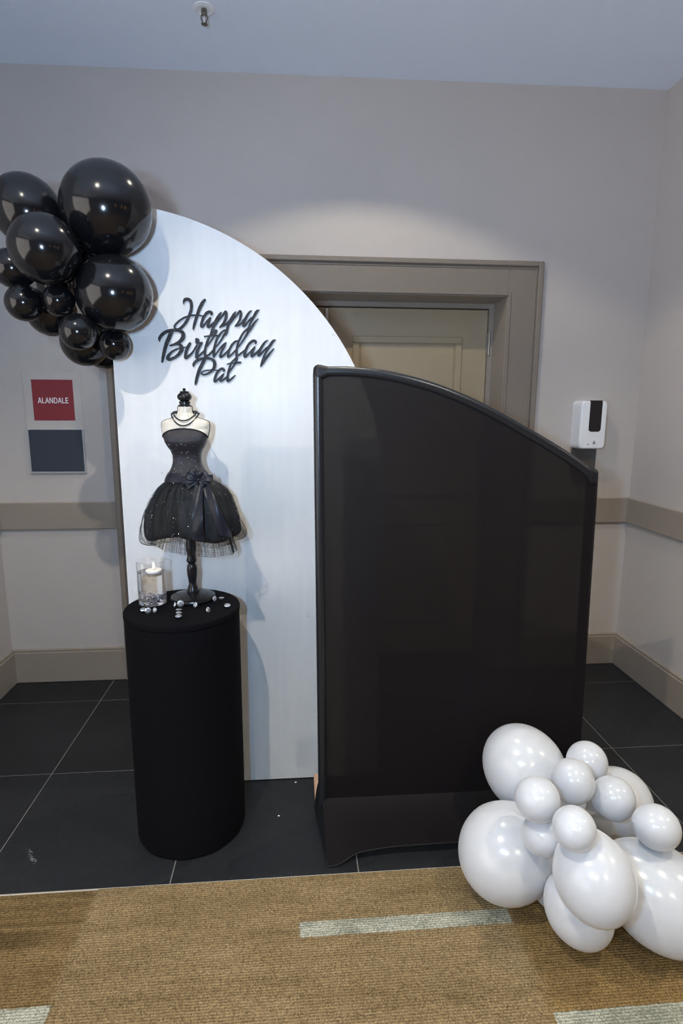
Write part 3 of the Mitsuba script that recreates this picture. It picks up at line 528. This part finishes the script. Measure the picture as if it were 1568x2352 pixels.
def strand(ax_, ay_, z0, sag, n, r):
    out = []
    for k in range(n):
        q = 2 * np.pi * k / n; s = max(0.0, -math.sin(q)); b = trimesh.creation.icosphere(1, r)
        b.apply_translation([MX + ax_ * math.cos(q) * (1 - 0.15 * s), MY + ay_ * math.sin(q), z0 - sag * s ** 1.25 + 0.004 * max(0, math.sin(q))]); out.append(b)
    return cat_(*out)
put('strand', strand(.039, .042, 1.488, .027, 46, .0027), 'black_pearl', t, smooth=True); put('strand', strand(.045, .048, 1.483, .038, 56, .0027), 'black_pearl', t, smooth=True)

# ------------------------------------------------------------------ the lettering on the white panel
STROKES = {
    'happy': [
        '-3792,18579,20 -3791,18657,50 -3735,18729,101 -3641,18743,108 -3551,18681,104 -3526,18552,101 -3542,18409,95 -3596,18253,92 -3669,18096,92 -3770,17938,89 -3896,17805,84 -4006,17738,72 -4085,17743,63 -4143,17801,61 -4105,17893,58 -3980,18012,55 -3829,18112,52 -3679,18173,52 -3558,18208,55 -3437,18216,52 -3290,18219,46 -3170,18195,38',
        '-3056,18741,63 -3139,18649,104 -3239,18479,107 -3313,18310,101 -3388,18100,95 -3442,17943,87 -3480,17824,69 -3499,17745,43',
        '-2853,18247,63 -2851,18306,95 -2917,18337,95 -3019,18290,92 -3118,18165,87 -3184,18020,84 -3223,17875,87 -3184,17850,101 -3100,17917,58 -3002,18036,58 -2897,18142,52',
        '-2884,18136,43 -2942,18024,81 -2987,17905,95 -2983,17833,87 -2901,17867,87 -2803,17961,63 -2720,18027,58',
        '-2508,18331,35 -2578,18239,87 -2663,18120,92 -2734,18001,95 -2786,17869,101 -2831,17737,110 -2869,17618,101 -2906,17538,87',
        '-2724,17909,58 -2639,18029,55 -2513,18175,63 -2401,18307,81 -2359,18347,87 -2334,18282,87 -2359,18138,92 -2410,18019,92 -2467,17926,95 -2551,17846,72 -2592,17822,20',
        '-2551,17836,35 -2441,17887,72 -2331,17955,63 -2248,18035,63',
        '-2008,18353,35 -2079,18260,84 -2164,18128,89 -2249,17995,92 -2293,17877,92 -2324,17758,92 -2354,17652,95 -2397,17572,81',
        '-2223,17943,49 -2125,18076,52 -1999,18222,58 -1887,18355,78 -1846,18369,81 -1828,18291,84 -1851,18172,84 -1895,18054,75 -1966,17947,66 -2063,17867,20',
        '-2049,17874,29 -1927,17895,58 -1816,17989,58 -1731,18096,63',
        '-1452,18408,23 -1535,18348,63 -1619,18229,84 -1691,18096,89 -1748,17964,95 -1750,17885,95 -1681,17925,81 -1584,18032,58 -1472,18165,52',
        '-1194,18432,23 -1277,18378,87 -1361,18246,92 -1446,18100,87 -1531,17941,63 -1589,17808,58 -1631,17755,87',
        '-1241,18130,32 -1353,18010,61 -1451,17876,87 -1536,17756,92 -1600,17663,72',
    ],
    'birthday': [
        '-4675,17317,23 -4677,17409,87 -4597,17528,104 -4459,17634,107 -4297,17683,110 -4135,17705,101 -3976,17687,110 -3872,17617,130 -3850,17512,138 -3909,17393,130 -4034,17286,101 -4185,17218,81 -4321,17179,58',
        '-4244,17664,130 -4318,17505,130 -4408,17320,130 -4484,17135,121 -4540,16949,110 -4589,16763,95 -4623,16623,66',
        '-4104,17232,87 -3997,17220,101 -3934,17142,133 -3939,17022,130 -4039,16888,107 -4179,16781,89 -4344,16712,101 -4424,16725,110 -4406,16818,101 -4292,16952,72 -4153,17040,58 -3989,17101,49 -3867,17123,38 -3746,17131,35',
        '-3632,17264,81 -3690,17171,101 -3763,17038,101 -3797,16891,101 -3809,16771,95 -3719,16812,89 -3579,16934,63 -3464,17094,58 -3377,17241,52',
        '-3391,17393,115 -3373,17360,144 -3389,17281,87 -3281,17282,63 -3220,17290,63',
        '-3241,17270,81 -3328,17136,95 -3394,16989,110 -3420,16856,110 -3423,16776,87 -3325,16857,72 -3199,16965,63 -3128,17045,58',
        '-3120,17503,47 -2975,17524,45 -2858,17545,62 -2723,17537,62 -2588,17530,52',
        '-2936,17525,62 -3009,17382,78 -3063,17240,82 -3107,17097,84 -3126,16973,87 -3126,16849,87 -3048,16850,72 -2969,16899,66 -2878,16995,62 -2817,17072,41',
        '-3076,17145,47 -2964,17279,45 -2863,17413,49 -2781,17546,58 -2720,17641,66 -2698,17716,58 -2776,17696,62 -2856,17601,82',
        '-2408,17730,58 -2496,17682,58 -2587,17577,62 -2668,17472,72 -2731,17329,80 -2774,17186,82 -2808,17053,87 -2822,16920,95 -2826,16815,72',
        '-2796,17110,41 -2696,17197,47 -2595,17322,52 -2504,17455,58 -2432,17579,66 -2371,17665,72 -2350,17722,62',
        '-2816,16815,52 -2745,16911,52 -2664,17017,52 -2563,17142,58 -2462,17247,52 -2373,17315,25',
        '-2383,17296,31 -2455,17172,89 -2517,17057,76 -2569,16942,76 -2592,16836,93 -2574,16808,72 -2484,16866,68 -2383,16972,56 -2313,17050,41',
        '-1924,17368,52 -2031,17357,58 -2141,17271,72 -2232,17136,76 -2295,16993,82 -2318,16868,89 -2310,16811,68 -2221,16879,62 -2120,16976,58 -2029,17082,45',
        '-1619,17775,68 -1729,17690,61 -1817,17575,61 -1885,17449,68 -1941,17344,68 -1983,17207,75 -2013,17070,75 -2022,16944,86 -2020,16839,86 -2034,16723,68 -2042,16628,52',
        '-1985,17123,39 -1902,17229,50 -1802,17356,52 -1712,17493,59 -1634,17609,73 -1589,17724,79',
        '-2020,16829,57 -1921,16903,63 -1822,16978,57 -1756,17042,45',
        '-1341,17289,57 -1340,17352,91 -1404,17382,91 -1501,17339,84 -1601,17233,82 -1679,17096,84 -1726,16969,95 -1740,16853,95 -1708,16832,79 -1619,16917,68 -1520,17013,57 -1376,17173,52',
        '-1371,17168,45 -1433,17057,86 -1479,16930,95 -1492,16845,79 -1404,16899,86 -1294,16995,68 -1216,17080,57',
        '-907,17410,23 -1006,17346,63 -1094,17229,84 -1173,17102,95 -1229,16975,104 -1242,16880,91 -1143,16955,79 -1044,17061,57 -944,17157,57',
        '-637,17429,23 -724,17381,79 -824,17243,98 -924,17105,95 -1002,16956,68 -1059,16829,79 -1105,16712,79 -1151,16584,68 -1186,16483,27',
        '-707,17118,39 -807,17001,63 -906,16883,86 -1006,16766,95 -1084,16648,84 -1152,16541,57',
    ],
    'pat': [
        '-3545,16459,20 -3534,16553,81 -3441,16661,95 -3290,16729,95 -3125,16764,92 -2963,16753,95 -2829,16680,110 -2800,16560,115 -2824,16439,104 -2924,16317,78 -3050,16235,63 -3188,16193,55 -3269,16219,52 -3273,16273,46 -3169,16328,43 -3018,16354,40 -2854,16365,40 -2705,16346,40',
        '-3140,16731,115 -3227,16582,115 -3315,16421,115 -3383,16259,110 -3437,16096,101 -3477,15947,87 -3502,15852,49',
        '-2486,16321,58 -2485,16375,92 -2552,16408,84 -2649,16360,81 -2735,16251,84 -2795,16115,89 -2819,15993,95 -2800,15959,72 -2687,16048,58 -2574,16158,52 -2496,16233,43',
        '-2503,16226,43 -2562,16117,78 -2613,16008,87 -2608,15968,63 -2510,16023,66 -2411,16105,58 -2354,16160,43',
        '-2369,16564,32 -2231,16600,49 -2067,16608,63 -1901,16630,72',
        '-2021,16783,81 -2132,16701,63 -2217,16606,66 -2269,16471,69 -2322,16322,75 -2354,16160,81 -2366,16010,95 -2332,15983,87 -2220,16066,66 -2093,16182,29',
        '-2324,16255,52 -2224,16391,52 -2124,16527,58 -2052,16648,72 -2014,16756,72',
    ],
}                                             # x, z, stroke width in tenths of a millimetre
t = thing('birthday_lettering', 'black glitter script reading Happy Birthday Pat on the white panel', 'sign')
for word, strokes in STROKES.items():
    blobs = []
    for s in strokes:
        P = catmull(np.array([[float(v) for v in p.split(',')] for p in s.split()]) * 1e-4, 5)
        c = [Point(x, z).buffer(max(w, 0.0015) / 2, 6) for x, z, w in P]
        blobs += [unary_union([a, b]).convex_hull for a, b in zip(c[:-1], c[1:])]
    put('word', extrude_xz(unary_union(blobs).simplify(0.0001), -0.9735, -0.9695), 'glitter_acrylic', t, label=f'script word {word.capitalize()}')

# ------------------------------------------------------------------ balloons
def balloon_mesh(R, e, n=48):
    """A balloon about the origin, its blunt end along +z, its neck and knot along -z."""
    prof = []
    for q in np.linspace(0, 1, 34):
        a = math.pi * q * 0.965; z = math.cos(a); r = math.sin(a); lo = max(0.0, -z)
        prof.append((max(R * r * (1 - 0.10 * lo ** 2), 1e-5), R * e * (z - 0.06 * lo ** 3)))
    zn = prof[-1][1]; prof += [(0.055 * R, zn - 0.01 * R), (0.030 * R, zn - 0.025 * R), (0.060 * R, zn - 0.045 * R), (0.050 * R, zn - 0.06 * R), (1e-5, zn - 0.065 * R)]
    return lathe(prof[::-1], n=n, caps=False)
def balloon(c, R, e, axis, bsdf, label, group):
    tag(put('balloon', oriented(balloon_mesh(R, e), c, axis), bsdf, smooth=True), label, 'balloon', group)
HUB = np.array([-0.715, -1.04, 1.88])
BLACK = [((-0.5812, -1.1062, 2.1131), 0.1371, 1.03, 'largest black balloon at the top right of the black cluster'), ((-0.8296, -1.0738, 2.1087), 0.1042, 1.10, 'black balloon at the top left of the cluster, behind the others'),
    ((-0.7271, -1.2328, 1.9603), 0.0988, 1.03, 'black balloon in the front middle of the cluster'), ((-0.8747, -1.1141, 1.9309), 0.0602, 1.03, 'small black balloon cut by the left picture edge'),
    ((-0.8358, -1.1465, 1.8232), 0.0554, 1.02, 'small round black balloon low at the left of the cluster'), ((-0.7326, -1.1445, 1.8324), 0.0486, 1.02, 'smallest clear-edged black balloon in the centre below the middle one'),
    ((-0.8373, -0.9397, 1.8314), 0.0836, 1.03, 'dark black balloon behind the two small ones at lower left'), ((-0.5703, -1.1186, 1.8608), 0.1180, 1.03, 'big black balloon right of centre against the white panel'),
    ((-0.6648, -1.1892, 1.7334), 0.0553, 1.02, 'small black balloon below the left side of the big right one'), ((-0.6017, -1.0411, 1.7128), 0.0517, 1.02, 'small black balloon touching the white panel at the lowest right'),
    ((-0.7178, -0.9808, 1.7265), 0.0805, 1.02, 'dark black balloon behind the lowest small ones'), ((-0.7031, -0.8276, 1.7194), 0.0740, 1.02, 'black balloon partly behind the left edge of the white panel'),
    ((-0.7073, -1.0806, 1.9486), 0.0449, 1.02, 'tiny black balloon wedged between the three big ones'),
    ((-0.798, -0.985, 1.913), 0.0600, 1.02, 'dark black balloon glimpsed in the gap under the front middle one'), ((-0.690, -1.000, 1.989), 0.0600, 1.02, 'dark black balloon glimpsed between the front middle one and the two big right ones')]
for c, R, e, lab in BLACK: balloon(c, R, e, np.array(c) - HUB, 'black_latex', lab, 'black balloons on the white panel')
WHITE = [((0.7812, -1.3666, 0.2803), 0.1356, 1.14, (-.55, .25, .75), 'large white balloon at the top left, against the black panel'), ((0.6344, -1.5995, 0.1662), 0.1409, 1.05, (-.8, -.3, -.35), 'large round white balloon at the lower left edge of the cluster'),
    ((0.9421, -1.4715, 0.3650), 0.0644, 1.05, (.2, .3, .9), 'small white balloon at the very top of the cluster'), ((0.8197, -1.6094, 0.4019), 0.0647, 1.03, (-.1, -.2, 1), 'small white balloon in the upper middle of the cluster'),
    ((0.6632, -1.7181, 0.4337), 0.0611, 1.03, (-.6, -.4, .5), 'small white balloon overlapping the large top left one'), ((0.9599, -1.5987, 0.3289), 0.0641, 1.04, (.4, -.4, .7), 'small white balloon in front of the medium right one'),
    ((1.1069, -1.3942, 0.1444), 0.1198, 1.05, (.6, .4, .3), 'medium white balloon on the right behind a small one'), ((0.6929, -1.8677, 0.4611), 0.0532, 1.03, (-.3, -.8, .5), 'small white balloon nearest the camera in the centre'),
    ((0.6864, -1.7172, 0.3188), 0.0566, 1.03, (-.7, -.5, .1), 'shaded small white balloon left of the centre'), ((0.9979, -1.7530, 0.3528), 0.0599, 1.05, (.8, -.1, -.2), 'small white balloon at the far right of the cluster'),
    ((1.2346, -1.3042, 0.0723), 0.0506, 1.03, (.7, .5, 0), 'sliver of a small white balloon at the right rear'), ((0.7570, -1.8676, 0.3161), 0.1005, 1.12, (.12, -.45, -.75), 'large egg-shaped white balloon at the front centre'),
    ((0.7721, -1.7847, 0.1340), 0.0882, 1.18, (.42, -.15, -.62), 'white balloon hanging lowest, below the front centre one'), ((1.0137, -1.7712, 0.1471), 0.1335, 1.22, (.62, -.40, -.42), 'large white balloon cut by the right picture edge'),
    ((0.7680, -1.6285, 0.0425), 0.0452, 1.02, (-.3, 0, -1), 'white balloon peeping out under the lower left one'), ((1.2361, -1.4475, 0.0502), 0.0429, 1.02, (.8, 0, -.6), 'small white balloon on the floor under the far right one'),
    ((0.8416, -1.5531, 0.2997), 0.0543, 1.03, (.1, -.2, .9), 'shaded white balloon deep in the gap between the small upper ones')]
for c, R, e, ax, lab in WHITE: balloon(c, R, e, np.array(ax, float), 'white_latex', lab, 'white balloons on the floor')

# ------------------------------------------------------------------ litter on the tiles
for (x, y), s, lab in (((-0.073, -1.182), 0.0042, 'white crumb on the dark tile between the plinth and the black panel'), ((-0.010, -0.992), 0.0045, 'white crumb on the dark tile by the white panel')):
    p = rng.normal(size=(14, 3)) * [1, 1, 0.45]; p /= np.linalg.norm(p / [1, 1, .5], axis=1, keepdims=True); h = trimesh.convex.convex_hull(p * s); h.apply_translation([x, y, -h.vertices[:, 2].min() + 0.0006])
    tag(put('paper_crumb', h, 'paper_scrap'), lab, 'crumb', 'white crumbs on the tiles')
